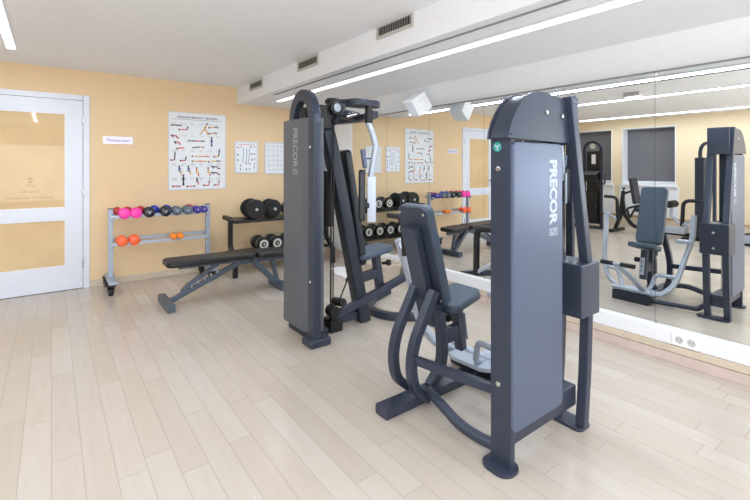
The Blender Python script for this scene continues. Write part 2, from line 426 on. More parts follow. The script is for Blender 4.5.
# ------------------------------------------------------------------ vents
def vent(y0, y1, z0, z1, label):
    x = 1.89; t = thing('air_vent', label, 'vent', (x,(y0+y1)/2,(z0+z1)/2), 'air vents in the bulkhead face')
    f = BM(); w = .022
    for q in ((y0,y1,z0,z0+w),(y0,y1,z1-w,z1),(y0,y0+w,z0+w,z1-w),(y1-w,y1,z0+w,z1-w)): box(f, x-.010, x-.0005, q[0],q[1],q[2],q[3], .002)
    mk('frame', f, M['ventf'], t)
    mk('backing', box(BM(), x-.003, x-.0005, y0+w, y1-w, z0+w, z1-w), M['ventd'], t)
    s = BM(); n = 14
    for k in range(n):
        yy = y0+w+(k+.5)*(y1-y0-2*w)/n
        obox(s, (x-.006,yy,(z0+z1)/2), (0,0,1), (.75,.65,0), (z1-z0)/2-w, .003, .0012)
    mk('slats', s, M['ventb'], t)
vent(2.075,2.473,2.19,2.292,'grey air vent nearest the camera in the white bulkhead')
vent(3.319,3.724,2.178,2.28,'middle one of three grey air vents in the bulkhead')
vent(4.576,4.97,2.168,2.27,'far grey air vent close to the yellow back wall')

# ------------------------------------------------------------------ signs and posters on the back wall
t = thing('door_sign', 'small silver sign plate on the yellow wall right of the door', 'sign', (.582,YB-.001,1.56))
mk('plate', box(BM(), .442,.722,YB-.007,YB-.001,1.519,1.602,.002), M['signs'], t)
e = text_bm('Fitnessraum', (.475,YB-.0076,1.545), (1,0,0), (0,0,1), .215, .032, .01)
mk('lettering', e, M['lilac'], t)

def limb(bm, p, q, w, mi, y):
    p, q = V((p[0],y,p[1])), V((q[0],y,q[1])); d = (q-p)
    if d.length < 1e-5: return
    d.normalize(); s = V((-d.z,0,d.x))*w/2
    f = bm.faces.new([bm.verts.new(c) for c in (p-s, q-s, q+s, p+s)]); f.material_index = mi
def disc(bm, c, r, mi, y):
    f = bm.faces.new([bm.verts.new((c[0]+r*math.cos(a*PI/5), y, c[1]+r*math.sin(a*PI/5))) for a in range(10)]); f.material_index = mi
INK = [M['ink'], M['inkr'], M['inko'], M['inkb']]
POSES = {  # heads and limbs in a unit box
 'lie':  [(0,.1,.09,.14),((.1,.12),(.45,.12)),((.45,.12),(.75,.14)),((.75,.14),(1,.10))],
 'legup':[(0,.1,.09,.12),((.1,.1),(.55,.1)),((.55,.1),(.62,.6)),((.62,.6),(.66,1))],
 'bridge':[(0,.08,.09,.1),((.1,.1),(.5,.38)),((.5,.38),(.75,.42)),((.75,.42),(.82,0))],
 'sit':  [(.5,.92,.09,.1),((.5,.85),(.45,.45)),((.45,.45),(.8,.42)),((.8,.42),(.8,.05)),((.5,.75),(.75,.6))],
 'crawl':[(0,.55,.08,.1),((.1,.5),(.6,.5)),((.15,.5),(.15,0)),((.6,.5),(.62,0)),((.62,.02),(.9,.02))],
 'run':  [(.75,.95,.08,.1),((.7,.85),(.5,.5)),((.5,.5),(.75,.3)),((.75,.3),(.85,0)),((.5,.5),(.2,.3)),((.2,.3),(0,.05)),((.66,.75),(.35,.6))],
 'stand':[(.5,.95,.1,.1),((.5,.88),(.5,.45)),((.5,.45),(.4,0)),((.5,.45),(.6,0)),((.5,.8),(.25,.5)),((.5,.8),(.75,.5))],
}
def figure(bm, x, z, w, h, kind, cols, y, th=.010):
    P = POSES[kind]
    hx, hz, r, _ = P[0]
    disc(bm, (x+hx*w, z+hz*h), th*.8, 0, y)
    for k, (p, q) in enumerate(P[1:]):
        limb(bm, (x+p[0]*w, z+p[1]*h), (x+q[0]*w, z+q[1]*h), th, cols[k % len(cols)], y)
# big poster
px0, px1, pz0, pz1 = 1.089, 1.742, 1.003, 1.912
t = thing('exercise_poster', 'large white wall poster of coloured back exercise figures', 'poster', ((px0+px1)/2,YB-.001,pz0))
mk('sheet', box(BM(), px0,px1,YB-.006,YB-.001,pz0,pz1), M['paper'], t)
f = BM()
for q in ((px0-.004,px1+.004,pz1-.004,pz1+.006),(px0-.004,px1+.004,pz0-.006,pz0+.004),(px0-.004,px0+.003,pz0,pz1),(px1-.003,px1+.004,pz0,pz1)):
    box(f, q[0],q[1],YB-.009,YB-.001,q[2],q[3])
mk('clip_frame', f, M['papert'], t)
yp = YB-.0066
mk('title_lettering', text_bm('RÜCKENGYMNASTIK - ÜBUNGEN', (px0+.095,yp,pz1-.062), (1,0,0), (0,0,1), .46, .026, .02), M['ink'], t)
mk('title_rule', box(BM(), px0+.03,px1-.03,yp-.0003,yp+.0003,pz1-.079,pz1-.076), M['ink'], t)
f = BM(); pw, ph = px1-px0, pz1-pz0
FIG = [ # u, v(top-down), w, h, kind, colours
 (.05,.17,.17,.03,'lie',(0,0,0)),(.18,.225,.22,.05,'legup',(1,0,0)),(.54,.28,.16,.16,'run',(2,2,2)),(.70,.18,.2,.04,'bridge',(2,0,0)),(.70,.26,.17,.035,'bridge',(2,0,0)),
 (.05,.33,.14,.05,'crawl',(1,1,0)),(.1,.41,.12,.05,'crawl',(1,0,1)),(.14,.47,.14,.03,'bridge',(1,1,1)),(.34,.365,.28,.02,'lie',(0,1,0)),(.42,.455,.22,.04,'bridge',(0,2,0)),
 (.71,.43,.07,.12,'stand',(3,3,3)),(.04,.63,.10,.12,'legup',(1,0,0)),(.2,.63,.14,.06,'legup',(1,0,0)),(.40,.57,.3,.035,'lie',(2,2,1)),(.40,.635,.26,.035,'lie',(2,1,2)),
 (.79,.58,.15,.12,'legup',(2,0,0)),(.69,.64,.28,.035,'bridge',(2,0,2)),(.12,.82,.11,.13,'sit',(3,0,2)),(.27,.82,.12,.13,'sit',(3,0,2)),(.42,.84,.11,.13,'sit',(2,2,1)),
 (.62,.84,.12,.13,'sit',(2,2,1)),(.75,.73,.17,.05,'crawl',(0,0,1)),(.75,.81,.17,.05,'crawl',(0,0,1)),(.07,.96,.14,.025,'lie',(1,0,1)),(.21,.95,.07,.14,'stand',(0,0,0)),
 (.31,.965,.15,.03,'lie',(1,1,0)),(.44,.95,.08,.1,'sit',(0,0,1)),(.60,.96,.16,.07,'legup',(1,1,0)),(.80,.96,.13,.07,'legup',(1,1,0))]
for u, v, w, h, k, c in FIG:
    f = BM(); figure(f, px0+u*pw, pz1-v*ph, w*pw, h*ph, k, c, yp, .014); mk('exercise_figure', f, INK, t)
rng = random.Random(3)
for v in (.135,.29,.49,.66,.68,.85,.87):
    for k in range(6):
        u = .05+k*.155; L = rng.uniform(.05,.11); f = BM()
        for q in range(2): limb(f, (px0+u*pw, pz1-(v+q*.012)*ph), (px0+(u+L)*pw, pz1-(v+q*.012)*ph), .0025, 0, yp)
        mk('caption', f, M['decal2'], t)
# the two smaller framed charts
def chart(x0, x1, z0, z1, label, kind):
    t = thing('wall_chart', label, 'chart', ((x0+x1)/2,YB-.001,z0), 'framed charts on the back wall')
    mk('sheet', box(BM(), x0+.012,x1-.012,YB-.006,YB-.001,z0+.012,z1-.012), M['paper'], t)
    f = BM()
    for q in ((x0,x1,z1-.016,z1),(x0,x1,z0,z0+.016),(x0,x0+.016,z0+.016,z1-.016),(x1-.016,x1,z0+.016,z1-.016)): box(f, q[0],q[1],YB-.012,YB-.001,q[2],q[3],.002)
    mk('frame', f, M['papert'], t)
    y = YB-.0066; w, h = x1-x0, z1-z0; f = BM(); rng = random.Random(5)
    if kind == 0:
        for (u, v) in ((.1,.22),(.22,.22),(.68,.2),(.8,.2),(.1,.45),(.7,.42),(.82,.42),(.1,.62),(.7,.62),(.82,.6),(.45,.73),(.6,.73),(.2,.8),(.2,.92),(.45,.92),(.58,.92),(.8,.75),(.8,.86)):
            g = BM(); figure(g, x0+u*w, z1-v*h, .10*w, .075*h, rng.choice(('stand','sit','crawl')), (0,0,1), y, .006); mk('printed_figure', g, [M['inkb'], M['inkr']], t)
        for u in (.36,.5,.62):
            g = BM()
            for k in range(5): limb(g, (x0+(u+.02*math.sin(k))*w, z1-(.22+k*.09)*h), (x0+(u+.02*math.sin(k+1))*w, z1-(.31+k*.09)*h), .006, 0, y)
            mk('printed_curve', g, M['inkb'], t)
        limb(f, (x0+.15*w, z1-.1*h), (x0+.85*w, z1-.1*h), .006, 1, y)
    else:
        for k in range(6): limb(f, (x0+.08*w, z1-(.12+k*.15)*h), (x0+.92*w, z1-(.12+k*.15)*h), .003, 0, y)
        for k in range(4): limb(f, (x0+(.2+k*.2)*w, z1-.1*h), (x0+(.2+k*.2)*w, z1-.9*h), .003, 0, y)
    mk('printed_heading' if kind == 0 else 'printed_table', f, [M['ink'] if kind == 0 else M['decal2'], M['inkr']], t)
chart(1.862,2.164,1.19,1.60,'small framed chart with tiny exercise drawings, right of the large poster',0)
chart(2.262,2.565,1.175,1.60,'small framed chart with a pale printed table, partly behind the middle machine',1)

# ------------------------------------------------------------------ speaker above the mirrors
t = thing('speaker', 'white cube loudspeaker hung from the slope above the mirrors', 'speaker', (2.914,3.157,1.9))
b = BM(); c = V((2.92,3.15,1.895)); rt, fw, up_ = V((.797,-.6035,0)), V((.6035,.797,0)), V((0,0,1))
n = .45*rt-.05*up_-.89*fw; u = .5*rt-.83*up_+.3*fw
obox(b, c, u, n, .092, .09, .085, .010, 2); mk('cabinet', b, M['speak'], t)
nn = n.normalized(); uu = (u-nn*u.dot(nn)).normalized(); vv = nn.cross(uu); vv = vv if vv.dot(rt) < 0 else -vv
b = BM(); obox(b, c+vv*.0905, uu, vv, .080, .073, .003, .002, 1); mk('grille', b, M['papert'], t)
b = BM(); tube(b, [c+V((.03,.02,.06)), c+V((.09,.03,.10)), (3.03,3.19,1.985)], .012, .01, 8); mk('bracket', b, M['ventf'], t)

# ------------------------------------------------------------------ socket
t = thing('wall_socket', 'white double power socket in the ledge under the mirrors', 'socket', (XM-.035,.973,.165))
mk('plate', box(BM(), XM-.043,XM-.0345,.90,1.046,.124,.204,.003), M['socket'], t)
for y in (.940,1.006):
    b = BM(); lathe(b, [(0,.0),(.024,0),(.024,.0012),(.028,.0012),(.028,0)], (XM-.0432,y,.164), (-1,0,0), 20); ins = mk('insert', b, M['socket'], t)
    b = BM(); lathe(b, [(0,0),(.0225,0),(.0225,.001),(0,.001)], (XM-.0445,y,.164), (-1,0,0), 20); mk('recess', b, M['socketd'], ins)
    b = BM()
    for dy in (-.0095,.0095): cyl(b, (XM-.046,y+dy,.164),(XM-.0452,y+dy,.164),.003,8)
    mk('pin_hole', b, M['rubber'], ins)
# ------------------------------------------------------------------ chest press (front)
def lettering(t, s, o, ud, vd, w, h, m, bold, sym=True):
    b = text_bm(s, o, ud, vd, w, h, bold)
    mk('maker_lettering', b, m, t)
    if sym:
        ud, vd = V(ud), V(vd); b = BM(); q = V(o)+ud*(w*1.045); k = h
        def sq(a0,a1,b0,b1):
            b.faces.new([b.verts.new(q+ud*(x*k)+vd*(y*k)) for x, y in ((a0,b0),(a1,b0),(a1,b1),(a0,b1))])
        for r in ((0,.5,.0,.07),(0,.5,.93,1),(0,.06,.07,.93),(.44,.5,.07,.93),(.12,.38,.2,.28),(.12,.38,.46,.54),(.12,.38,.72,.8),(.12,.19,.54,.72),(.31,.38,.28,.46)): sq(*r)
        mk('maker_symbol', b, m, t)
def screw(name, p, axis, r, t, m=None):
    b = BM(); a = V(axis); cyl(b, p, V(p)+a*r*.7, r, 14, r*.3); return mk(name, b, m or M['chrome'], t)

cp = thing('chest_press_machine', 'nearest dark grey chest press machine with tall tower and pale lettering', 'exercise machine', (1.75,1.45,0))
fr = M['frame']
b = BM(); bar(b, [(1.528,1.121,.016),(1.528,1.121,1.40)], .102, .034, (1,0,0), r=.006); mk('column', b, fr, cp)
def roundslab(bm, x0,x1,y0,y1,z0,z1,r,bev):
    pts = []
    for cx, cz, a0 in ((x1-r,z1-r,0),(x0+r,z1-r,PI/2),(x0+r,z0+r,PI),(x1-r,z0+r,1.5*PI)):
        for k in range(6): a = a0+k*PI/10; pts.append((cx+r*math.cos(a), cz+r*math.sin(a)))
    return prism(bm, pts, 'xz', y0, y1, bev)
b = BM(); roundslab(b, 1.514,1.898,1.058,1.0775,.165,1.376,.028,.010)
sh = mk('shroud', b, M['shroud'], cp)
lettering(sh, 'PRECOR', (1.783,1.0572,1.302), (0,0,-1), (1,0,0), .296, .064, M['decal'], .045)
# cap
prof = [(1.478,1.388),(1.486,1.42),(1.504,1.463),(1.531,1.503),(1.563,1.541),(1.601,1.571),(1.645,1.590),(1.70,1.600),(1.76,1.602),(1.86,1.590),(2.0,1.575),(2.0,1.380)]
cen = V((1.80,1.45))
ins = [((p[0]-cen.x)*.965+cen.x, (p[1]-cen.y)*.955+cen.y) for p in prof]
b = BM(); prism(b, ins, 'xz', 1.070, 1.156); cap = mk('cap', b, fr, cp)
for y0, y1 in ((1.056,1.070),(1.156,1.166)):
    b = BM(); prism(b, prof, 'xz', y0, y1, .003); mk('cap_side', b, fr, cap)
b = BM(); box(b, 1.97,2.025,1.05,1.200,1.375,1.602,.006); mk('cap_end', b, fr, cap)
for p in ((1.755,1.056,1.514),(1.885,1.056,1.506)): screw('cap_bolt', p, (0,-1,0), .011, cap)
screw('cap_rivet', (1.50,1.056,1.405), (0,-1,0), .005, cap, M['black'])
b = BM(); cyl(b, (1.5118,1.135,1.355),(1.5108,1.135,1.355),.021,20); st = mk('round_sticker', b, M['teal'], cp)
b = BM(); 
for k in range(3): 
    a = k*2*PI/3+.5; obox(b, (1.5104,1.135+.008*math.cos(a),1.355+.008*math.sin(a)), (0,math.cos(a),math.sin(a)), (1,0,0), .007,.003,.0003)
mk('sticker_mark', b, M['decal'], st)
for z in (1.262,.352): screw('column_bolt', (1.512,1.128,z), (-1,0,0), .012, cp)
# rear legs
for y in (1.050,1.185):
    b = BM(); bar(b, [(1.935,y,1.60),(2.01,y,1.22),(2.095,y,.80),(2.100,y,.53),(2.085,y,.27),(2.055,y,.014)], .048, .046, (0,1,0), .25, .006); lg = mk('upright_leg', b, fr, cp)
    for k in range(5):
        z = .14+k*.085; xx = 2.055+.045*min(1,(z/.53))
        screw('leg_rivet', (xx+.0225,y,z), (1,0,0), .005, lg, M['black'])
b = BM(); box(b, 1.985,2.165,1.015,1.216,.55,.805,.010); wc = mk('weight_cover', b, fr, cp)
for z in (.73,.605): screw('cover_bolt', (2.1655,1.12,z), (1,0,0), .011, wc)
def pill(bm, x0,x1,y0,y1,z0,z1,r,bev=.004):
    pts = []
    for cx, cy, a0 in ((x1-r,y1-r,0),(x0+r,y1-r,PI/2),(x0+r,y0+r,PI),(x1-r,y0+r,1.5*PI)):
        for k in range(7): a = a0+k*PI/12; pts.append((cx+r*math.cos(a), cy+r*math.sin(a)))
    return prism(bm, pts, 'xy', z0, z1, bev)
b = BM(); pill(b, 2.005,2.115,1.030,1.255,0,.016,.03); mk('rear_foot_plate', b, fr, cp)
b = BM(); pill(b, 1.455,1.575,1.05,1.195,0,.016,.05); mk('front_foot_plate', b, fr, cp)
b = BM(); box(b, 1.546,2.06,1.080,1.168,.10,.20,.008); mk('base_rail', b, fr, cp)
# weight stack and guide rods
ws = BM()
for k in range(8): box(ws, 1.66,1.90,1.098,1.172,.555+k*.031,.583+k*.031,.003)
wst = mk('weight_stack', ws, M['black'], cp)
b = BM(); box(b, 1.872,1.892,1.092,1.150,.80,1.385,.004); mk('guide_channel', b, M['frame2'], wst)
for x in (1.70,1.84):
    b = BM(); cyl(b, (x,1.14,.20),(x,1.14,1.40),.009,10); mk('guide_rod', b, M['chrome'], wst)
b = BM(); cyl(b, (1.78,1.14,.64),(1.78,1.14,1.45),.004,8); mk('cable', b, M['rubber'], wst)
# floor beam, block and frame loops
b = BM(); bar(b, [(1.335,1.712,.027),(2.12,1.712,.027)], .095, .052, r=.008); mk('base_beam', b, fr, cp)
b = BM(); box(b, 2.065,2.15,1.60,1.92,.0,.085,.008); mk('front_block', b, M['frame2'], cp)
lp = [(1.650,.60),(1.575,.475),(1.51,.36),(1.485,.24),(1.51,.12),(1.60,.035)]
for y in (1.795,1.650):
    b = BM(); bar(b, spline([(p[0],y,p[1]) for p in lp],7), .046, .05, (0,1,0), .01, .006); mk('frame_loop', b, fr, cp)
b = BM(); bar(b, spline([(1.70,1.722,.60),(1.765,1.722,.40),(1.785,1.722,.24),(1.765,1.722,.13),(1.69,1.722,.045)],6), .055, .05, (0,1,0), .01, .006); mk('spine_post', b, fr, cp)
b = BM(); bar(b, [(1.50,1.635,.272),(1.54,1.17,.302)], .038, .046, r=.012); mk('upper_brace', b, fr, cp)
b = BM(); tube(b, spline([(1.60,1.63,.085),(1.555,1.56,.10),(1.53,1.47,.098),(1.52,1.36,.07),(1.525,1.26,.06),(1.535,1.17,.062)],6), .025, .02); mk('lower_brace', b, fr, cp)
b = BM(); tube(b, [(2.085,1.602,.04),(2.05,1.262,.045),(2.045,1.20,.10)], .021, .04); mk('floor_brace', b, fr, cp)
# backrest
B0, B1 = V((1.730,1.746,.50)), V((1.577,1.746,1.058)); u = (B1-B0).normalized(); n = V((u.z,0,-u.x))
cB = (B0+B1)/2
b = BM(); obox(b, cB+n*.022, u, n, .288, .119, .026, .014, 3, .038); br = mk('backrest', b, M['pad'], cp)
b = BM(); obox(b, cB-n*.010, u, n, .286, .115, .006, .003, 1, .035); mk('back_plate', b, fr, br)
b = BM(); bar(b, [B0-u*.10-n*.05, B0+u*.47-n*.045], .115, .05, n, r=.008); mk('back_spine', b, fr, br)
for sgn in (-1,1):
    for k in (.25,-.25): screw('back_screw', cB-n*.0165+u*k+V((0,sgn*.096,0)), -n, .009, br)
# seat
b = BM(); su = V((.968,0,.25)); obox(b, (1.898,1.728,.500), su, (-.25,0,.968), .125, .117, .024, .014, 3, .05); se = mk('seat', b, M['pad'], cp)
b = BM(); obox(b, (1.874,1.728,.471), su, (-.25,0,.968), .10, .07, .005, .002, 1); mk('seat_plate', b, fr, se)
b = BM(); bar(b, [(1.905,1.722,.465),(1.945,1.722,.19)], .055, .05, (1,0,0)); mk('seat_post', b, fr, cp)
b = BM(); box(b, 1.79,1.92,1.70,1.744,.255,.345,.008); mk('seat_bracket', b, fr, cp)
b = BM(); bar(b, [(1.958,1.722,.40),(1.985,1.722,.24)], .042, .006, (1,0,.1)); sc = mk('height_scale', b, M['silver'], cp)
for z in (.36,.32,.28): screw('scale_hole', (1.971-.0+ (.40-z)*.17,1.722,z), (1,0,0), .007, sc, M['black'])
b = BM(); cyl(b, (1.90,1.752,.362),(1.90,1.772,.362),.010,12); cyl(b, (1.90,1.772,.362),(1.90,1.815,.362),.024,16,.006); mk('adjuster_knob', b, M['rubber'], cp)
# press arm: one silver yoke pivoting at the front block
b = BM(); cyl(b, (2.11,1.59,.108),(2.11,1.93,.108),.024,18,.004); arm = mk('press_arm', b, M['silver'], cp); 
LA = [(1.80,2.125,.80),(1.83,2.115,.70),(1.89,2.10,.50),(1.93,2.085,.31),(1.975,2.03,.17),(2.02,1.95,.115),(2.075,1.84,.09),(2.095,1.74,.088)]
RA = [(1.84,1.345,.83),(1.85,1.345,.76),(1.87,1.352,.61),(1.905,1.392,.445),(1.97,1.436,.245),(2.02,1.49,.15),(2.06,1.57,.10),(2.095,1.74,.088)]
for q in (LA, RA):
    b = BM(); bar(b, spline(q, 6), .038, .052, (1,0,.15), .01, .010); mk('arm_tube', b, M['silver'], arm)
b = BM(); tube(b, [(2.075,1.655,.10),(1.985,1.645,.13),(1.965,1.61,.258),(1.955,1.45,.262)], .018, .05); mk('arm_brace', b, M['silver'], arm)
b = BM(); tube(b, [(2.075,1.86,.10),(1.99,1.90,.14),(1.965,1.95,.25),(1.945,2.075,.265)], .018, .05); mk('arm_brace', b, M['silver'], arm)
b = BM(); box(b, 1.85,1.945,1.345,1.46,.575,.605,.008); mk('arm_step', b, M['silver'], arm)
for s in (1,-1):
    yy = lambda v: 1.745+s*v
    b = BM(); bar(b, [(1.835,yy(.385),.775),(1.79,yy(.35),.765),(1.768,yy(.285),.720)], .024, .020, r=.005); mk('handle_bracket', b, M['silver'], arm)
    b = BM(); tube(b, [(1.768,yy(.285),.712),(1.760,yy(.295),.955),(1.750,yy(.425),.955)], .0165, .06, 14); mk('hand_grip', b, M['rubber'], arm)
b = BM(); prism(b, [(1.965,1.60),(1.955,1.80),(1.985,1.86),(2.08,1.86),(2.08,1.52),(2.03,1.52)], 'xy', .088, .112, .006); mk('yoke_plate', b, M['silver'], arm)
b = BM(); bar(b, spline([(2.11,1.66,.125),(2.20,1.665,.19),(2.33,1.70,.30),(2.45,1.745,.395)],5), .055, .022, (1,0,-.4), .01); fl_ = mk('foot_lever', b, M['silver'], cp)
b = BM(); cyl(b, (2.45,1.595,.402),(2.45,1.885,.402),.013,12); mk('lever_bar', b, M['silver'], fl_)
for a, c in ((1.595,1.715),(1.775,1.885)):
    b = BM(); cyl(b, (2.45,a,.402),(2.45,c,.402),.020,16,.005); mk('foam_grip', b, M['rubber'], fl_)

# ------------------------------------------------------------------ pectoral fly machine (middle)
pf = thing('pec_fly_machine', 'grey overhead arm fly machine with arched tower in front of dumbbells', 'exercise machine', (1.8,2.9,0))
b = BM()
pts = [(1.468,3.14),(1.468,2.84),(1.474,2.80),(1.490,2.775),(1.506,2.75),(1.53,2.74),(1.60,2.74),(1.60,3.14)]
prism(b, pts, 'xy', .062, 1.63, .004); sh2 = mk('shroud', b, M['shroud2'], pf)
lettering(sh2, 'PRECOR', (1.4668,2.975,1.562), (0,0,-1), (0,-1,0), .295, .078, M['decal2'], .015)
f2 = M['frame']
b = BM(); ap = [(1.496,2.69,.05),(1.496,2.69,1.58)]
for k in range(1,12): a = PI-k*PI/12; ap.append((1.496+.002*k, 2.873+.183*math.cos(a), 1.58+.225*math.sin(a)))
ap += [(1.52,3.056,1.58),(1.53,3.056,1.50)]
bar(b, ap, .086, .062, (1,0,0), .02, .010); mk('arch_column', b, f2, pf)
b = BM(); box(b, 1.43,1.60,2.625,2.765,0,.055,.016,3); mk('foot', b, f2, pf)
b = BM(); box(b, 1.50,1.66,2.77,3.12,0,.06,.006); mk('base_plate', b, M['frame2'], pf)
for z in (1.41,.455): screw('column_bolt', (1.464,2.69,z), (-1,0,0), .013, pf)
b = BM(); box(b, 1.555,1.70,2.77,2.96,1.55,1.735,.02,3); ph = mk('pulley_housing', b, M['black'], pf)
b = BM(); cyl(b, (1.49,2.87,1.66),(1.555,2.87,1.66),.055,20,.006); mk('pulley', b, M['rubber'], ph)
b = BM(); cyl(b, (1.725,2.85,.14),(1.735,2.85,1.68),.007,8); cyl(b, (1.725,2.815,.14),(1.735,2.815,1.68),.005,8); mk('cable_rod', b, M['black'], pf)
b = BM(); box(b, 1.70,1.765,2.87,2.97,.80,1.24,.01); mk('cable_guard', b, M['black'], pf)
# inclined post
b = BM(); bar(b, spline([(1.60,2.88,1.66),(1.675,2.88,1.62),(1.72,2.88,1.50),(1.79,2.88,1.22),(1.915,2.88,.66),(2.055,2.88,.0)],6), .10, .10, (0,1,0), .01, .01); bp_ = mk('inclined_post', b, M['frame2'], pf)
# back pad
Q0, Q1 = V((2.025,2.905,.47)), V((1.865,2.905,1.405)); u = (Q1-Q0).normalized(); n = V((u.z,0,-u.x))
b = BM(); obox(b, (Q0+Q1)/2, u, n, .475, .10, .03, .018, 3, .04); bk = mk('backrest', b, M['padd'], pf)
b = BM(); obox(b, (Q0+Q1)/2-n*.035, u, n, .40, .06, .006, .002, 1); mk('back_plate', b, M['black'], bk)
b = BM(); su = V((.985,0,.16)); obox(b, (2.15,2.9,.56), su, (-.16,0,.985), .172, .13, .022, .016, 3, .06); mk('seat', b, M['pad'], pf)
b = BM(); bar(b, [(2.005,2.9,.345),(2.24,2.9,.375)], .06, .075, r=.008); mk('seat_beam', b, f2, pf)
b = BM(); bar(b, [(2.20,2.9,.525),(2.25,2.9,.21)], .065, .06, (1,0,0)); mk('seat_post', b, f2, pf)
b = BM(); cyl(b, (2.26,2.885,.445),(2.30,2.875,.445),.012,12); cyl(b, (2.30,2.875,.445),(2.335,2.865,.445),.026,16,.006); mk('adjuster_knob', b, M['rubber'], pf)
b = BM(); bar(b, [(1.715,2.83,.105),(2.52,2.83,.32)], .05, .062, r=.008); mk('lever_beam', b, f2, pf)
b = BM(); bar(b, [(1.70,2.9,.06),(2.10,2.9,.06)], .07, .07, r=.008); mk('base_beam', b, f2, pf)
arc = [(2.70,3.34,.032),(2.42,3.22,.032),(2.24,3.06,.032),(2.19,2.90,.032),(2.24,2.74,.032),(2.42,2.60,.032),(2.70,2.48,.032)]
b = BM(); bar(b, arc, .06, .062, (0,0,1), .25, .010, 6); mk('floor_arc', b, f2, pf)
b = BM(); box(b, 1.69,1.80,2.79,2.90,0,.10,.01); pb = mk('lower_pulley_block', b, M['black'], pf)
b = BM(); cyl(b, (1.735,2.79,.155),(1.735,2.88,.155),.045,20,.006); mk('pulley', b, M['rubber'], pb)
b = BM(); cyl(b, (1.80,2.78,.22),(1.80,2.92,.20),.032,16,.006); mk('roller', b, M['rubber'], pb)
b = BM(); cyl(b, (1.78,2.83,.20),(1.925,2.85,.46),.006,8); cyl(b, (1.87,2.843,.36),(1.91,2.848,.43),.014,10,.003); mk('gas_strut', b, M['black'], pf)
# overhead boom
dk = M['frame2']
b = BM(); bar(b, [(1.66,2.9,1.70),(1.86,2.9,1.70),(2.02,2.9,1.675)], .10, .07, r=.012); bo = mk('overhead_boom', b, dk, pf)
b = BM(); bar(b, [(1.93,2.58,1.665),(1.99,2.72,1.665),(2.02,2.9,1.665),(1.99,3.08,1.665),(1.93,3.22,1.665)], .09, .055, fil=.1, r=.012); mk('cross_beam', b, dk, bo)
def camplate(cy, s):
    pts = []
    for k in range(28):
        a = 2*PI*k/28; ca, sa = math.cos(a), math.sin(a); w = .085-.022*ca
        pts.append((1.895+.145*math.copysign(abs(ca)**.75, ca), cy+w*math.copysign(abs(sa)**.8, sa)))
    return pts
for s in (-1,1):
    b = BM(); prism(b, camplate(2.9+s*.25,s), 'xy', 1.725, 1.775, .008); cm = mk('cam_plate', b, dk, bo)
    b = BM(); cyl(b, (1.91,2.9+s*.30,1.60),(1.91,2.9+s*.30,1.73),.030,18,.004); mk('arm_bearing', b, M['black'], cm)
b = BM(); cyl(b, (1.74,2.84,1.68),(1.74,2.84,1.80),.05,20,.008); hb = mk('hub', b, M['black'], bo)
b = BM(); cyl(b, (1.71,2.735,1.715),(1.71,2.80,1.715),.052,22,.008); mk('pulley_wheel', b, M['black'], hb)
b = BM(); cyl(b, (1.71,2.72,1.715),(1.71,2.7345,1.715),.032,18,.004); mk('pulley_bolt', b, M['decal'], hb)
b = BM(); bar(b, [(1.70,2.76,1.60),(1.80,2.80,1.72),(1.86,2.86,1.76)], .03, .04, r=.006); mk('link_arm', b, M['frame2'], hb)
b = BM(); bar(b, [(1.70,2.88,1.775),(1.84,2.72,1.775),(1.92,2.66,1.775)], .04, .03, r=.006); mk('link_arm', b, M['frame2'], hb)
b = BM(); cyl(b, (1.80,2.735,1.655),(1.87,2.70,1.68),.016,12,.003); mk('index_pin', b, M['chrome'], hb)
# swing arms
for s in (-1,1):
    q = lambda x, d, z: (x, 2.9+s*d, z)
    b = BM(); tube(b, [q(1.905,.30,1.60), q(1.925,.335,1.50), q(1.935,.352,1.42), q(1.905,.342,1.24), q(1.888,.335,1.12)], .023, .06, 14); ar = mk('swing_arm', b, M['silver'], pf)
    b = BM(); obox(b, q(1.885,.368,1.03), (0,0,1), (.62,-.78*s,0), .17, .034, .010, .006, 2); mk('arm_plate', b, M['silver'], ar)
    b = BM(); obox(b, q(1.832,.318,1.06), (0,0,1), (-.85,-.53*s,0), .19, .06, .022, .012, 3, .03); mk('arm_pad', b, M['padd'], ar)
    b = BM(); bar(b, [q(1.88,.345,.985), q(1.848,.325,.985)], .05, .05, r=.008); mk('pad_bracket', b, M['black'], ar)
    b = BM(); cyl(b, q(1.94,.352,1.335), q(1.85,.335,1.335), .008,10); cyl(b, q(1.825,.335,1.40), q(1.850,.335,1.262), .018,16,.006); mk('hand_grip', b, M['shroud'], ar)
# ------------------------------------------------------------------ adjustable bench
wb = thing('weight_bench', 'black padded adjustable bench with grey frame before the dumbbell racks', 'weight bench', (1.3,4.22,0))
fb = M['benchf']
def padslab(p0, p1, w, th, y):
    b = BM(); p0, p1 = V(p0), V(p1); u = (p1-p0).normalized(); n = V((-u.z,0,u.x))
    obox(b, (p0+p1)/2+n*0, u, n, (p1-p0).length/2, w/2, th/2, .018, 3, .06); return b
mk('backrest', padslab((.81,4.22,.398),(1.635,4.22,.388),.27,.056,4.22), M['padb'], wb)
mk('seat', padslab((1.65,4.22,.386),(2.04,4.22,.372),.27,.056,4.22), M['padb'], wb)
b = BM(); bar(b, [(.93,4.22,.348),(1.62,4.22,.338)], .07, .03, r=.006); mk('back_support', b, fb, wb)
b = BM(); bar(b, [(.86,4.22,.05),(1.49,4.22,.315),(1.62,4.22,.322),(2.0,4.22,.320)], .045, .045, (0,0,1), .05); mk('main_beam', b, fb, wb)
b = BM(); bar(b, [(.955,4.22,.115),(1.02,4.22,.175),(1.29,4.22,.335)], .04, .036); mk('prop_strut', b, fb, wb)
b = BM()
for k in range(5):
    x = 1.04+k*.06; z = .155+.42*(x-1.04); box(b, x-.005,x+.005,4.20,4.24,z-.01,z+.018,.002)
mk('adjuster_teeth', b, M['silver'], wb)
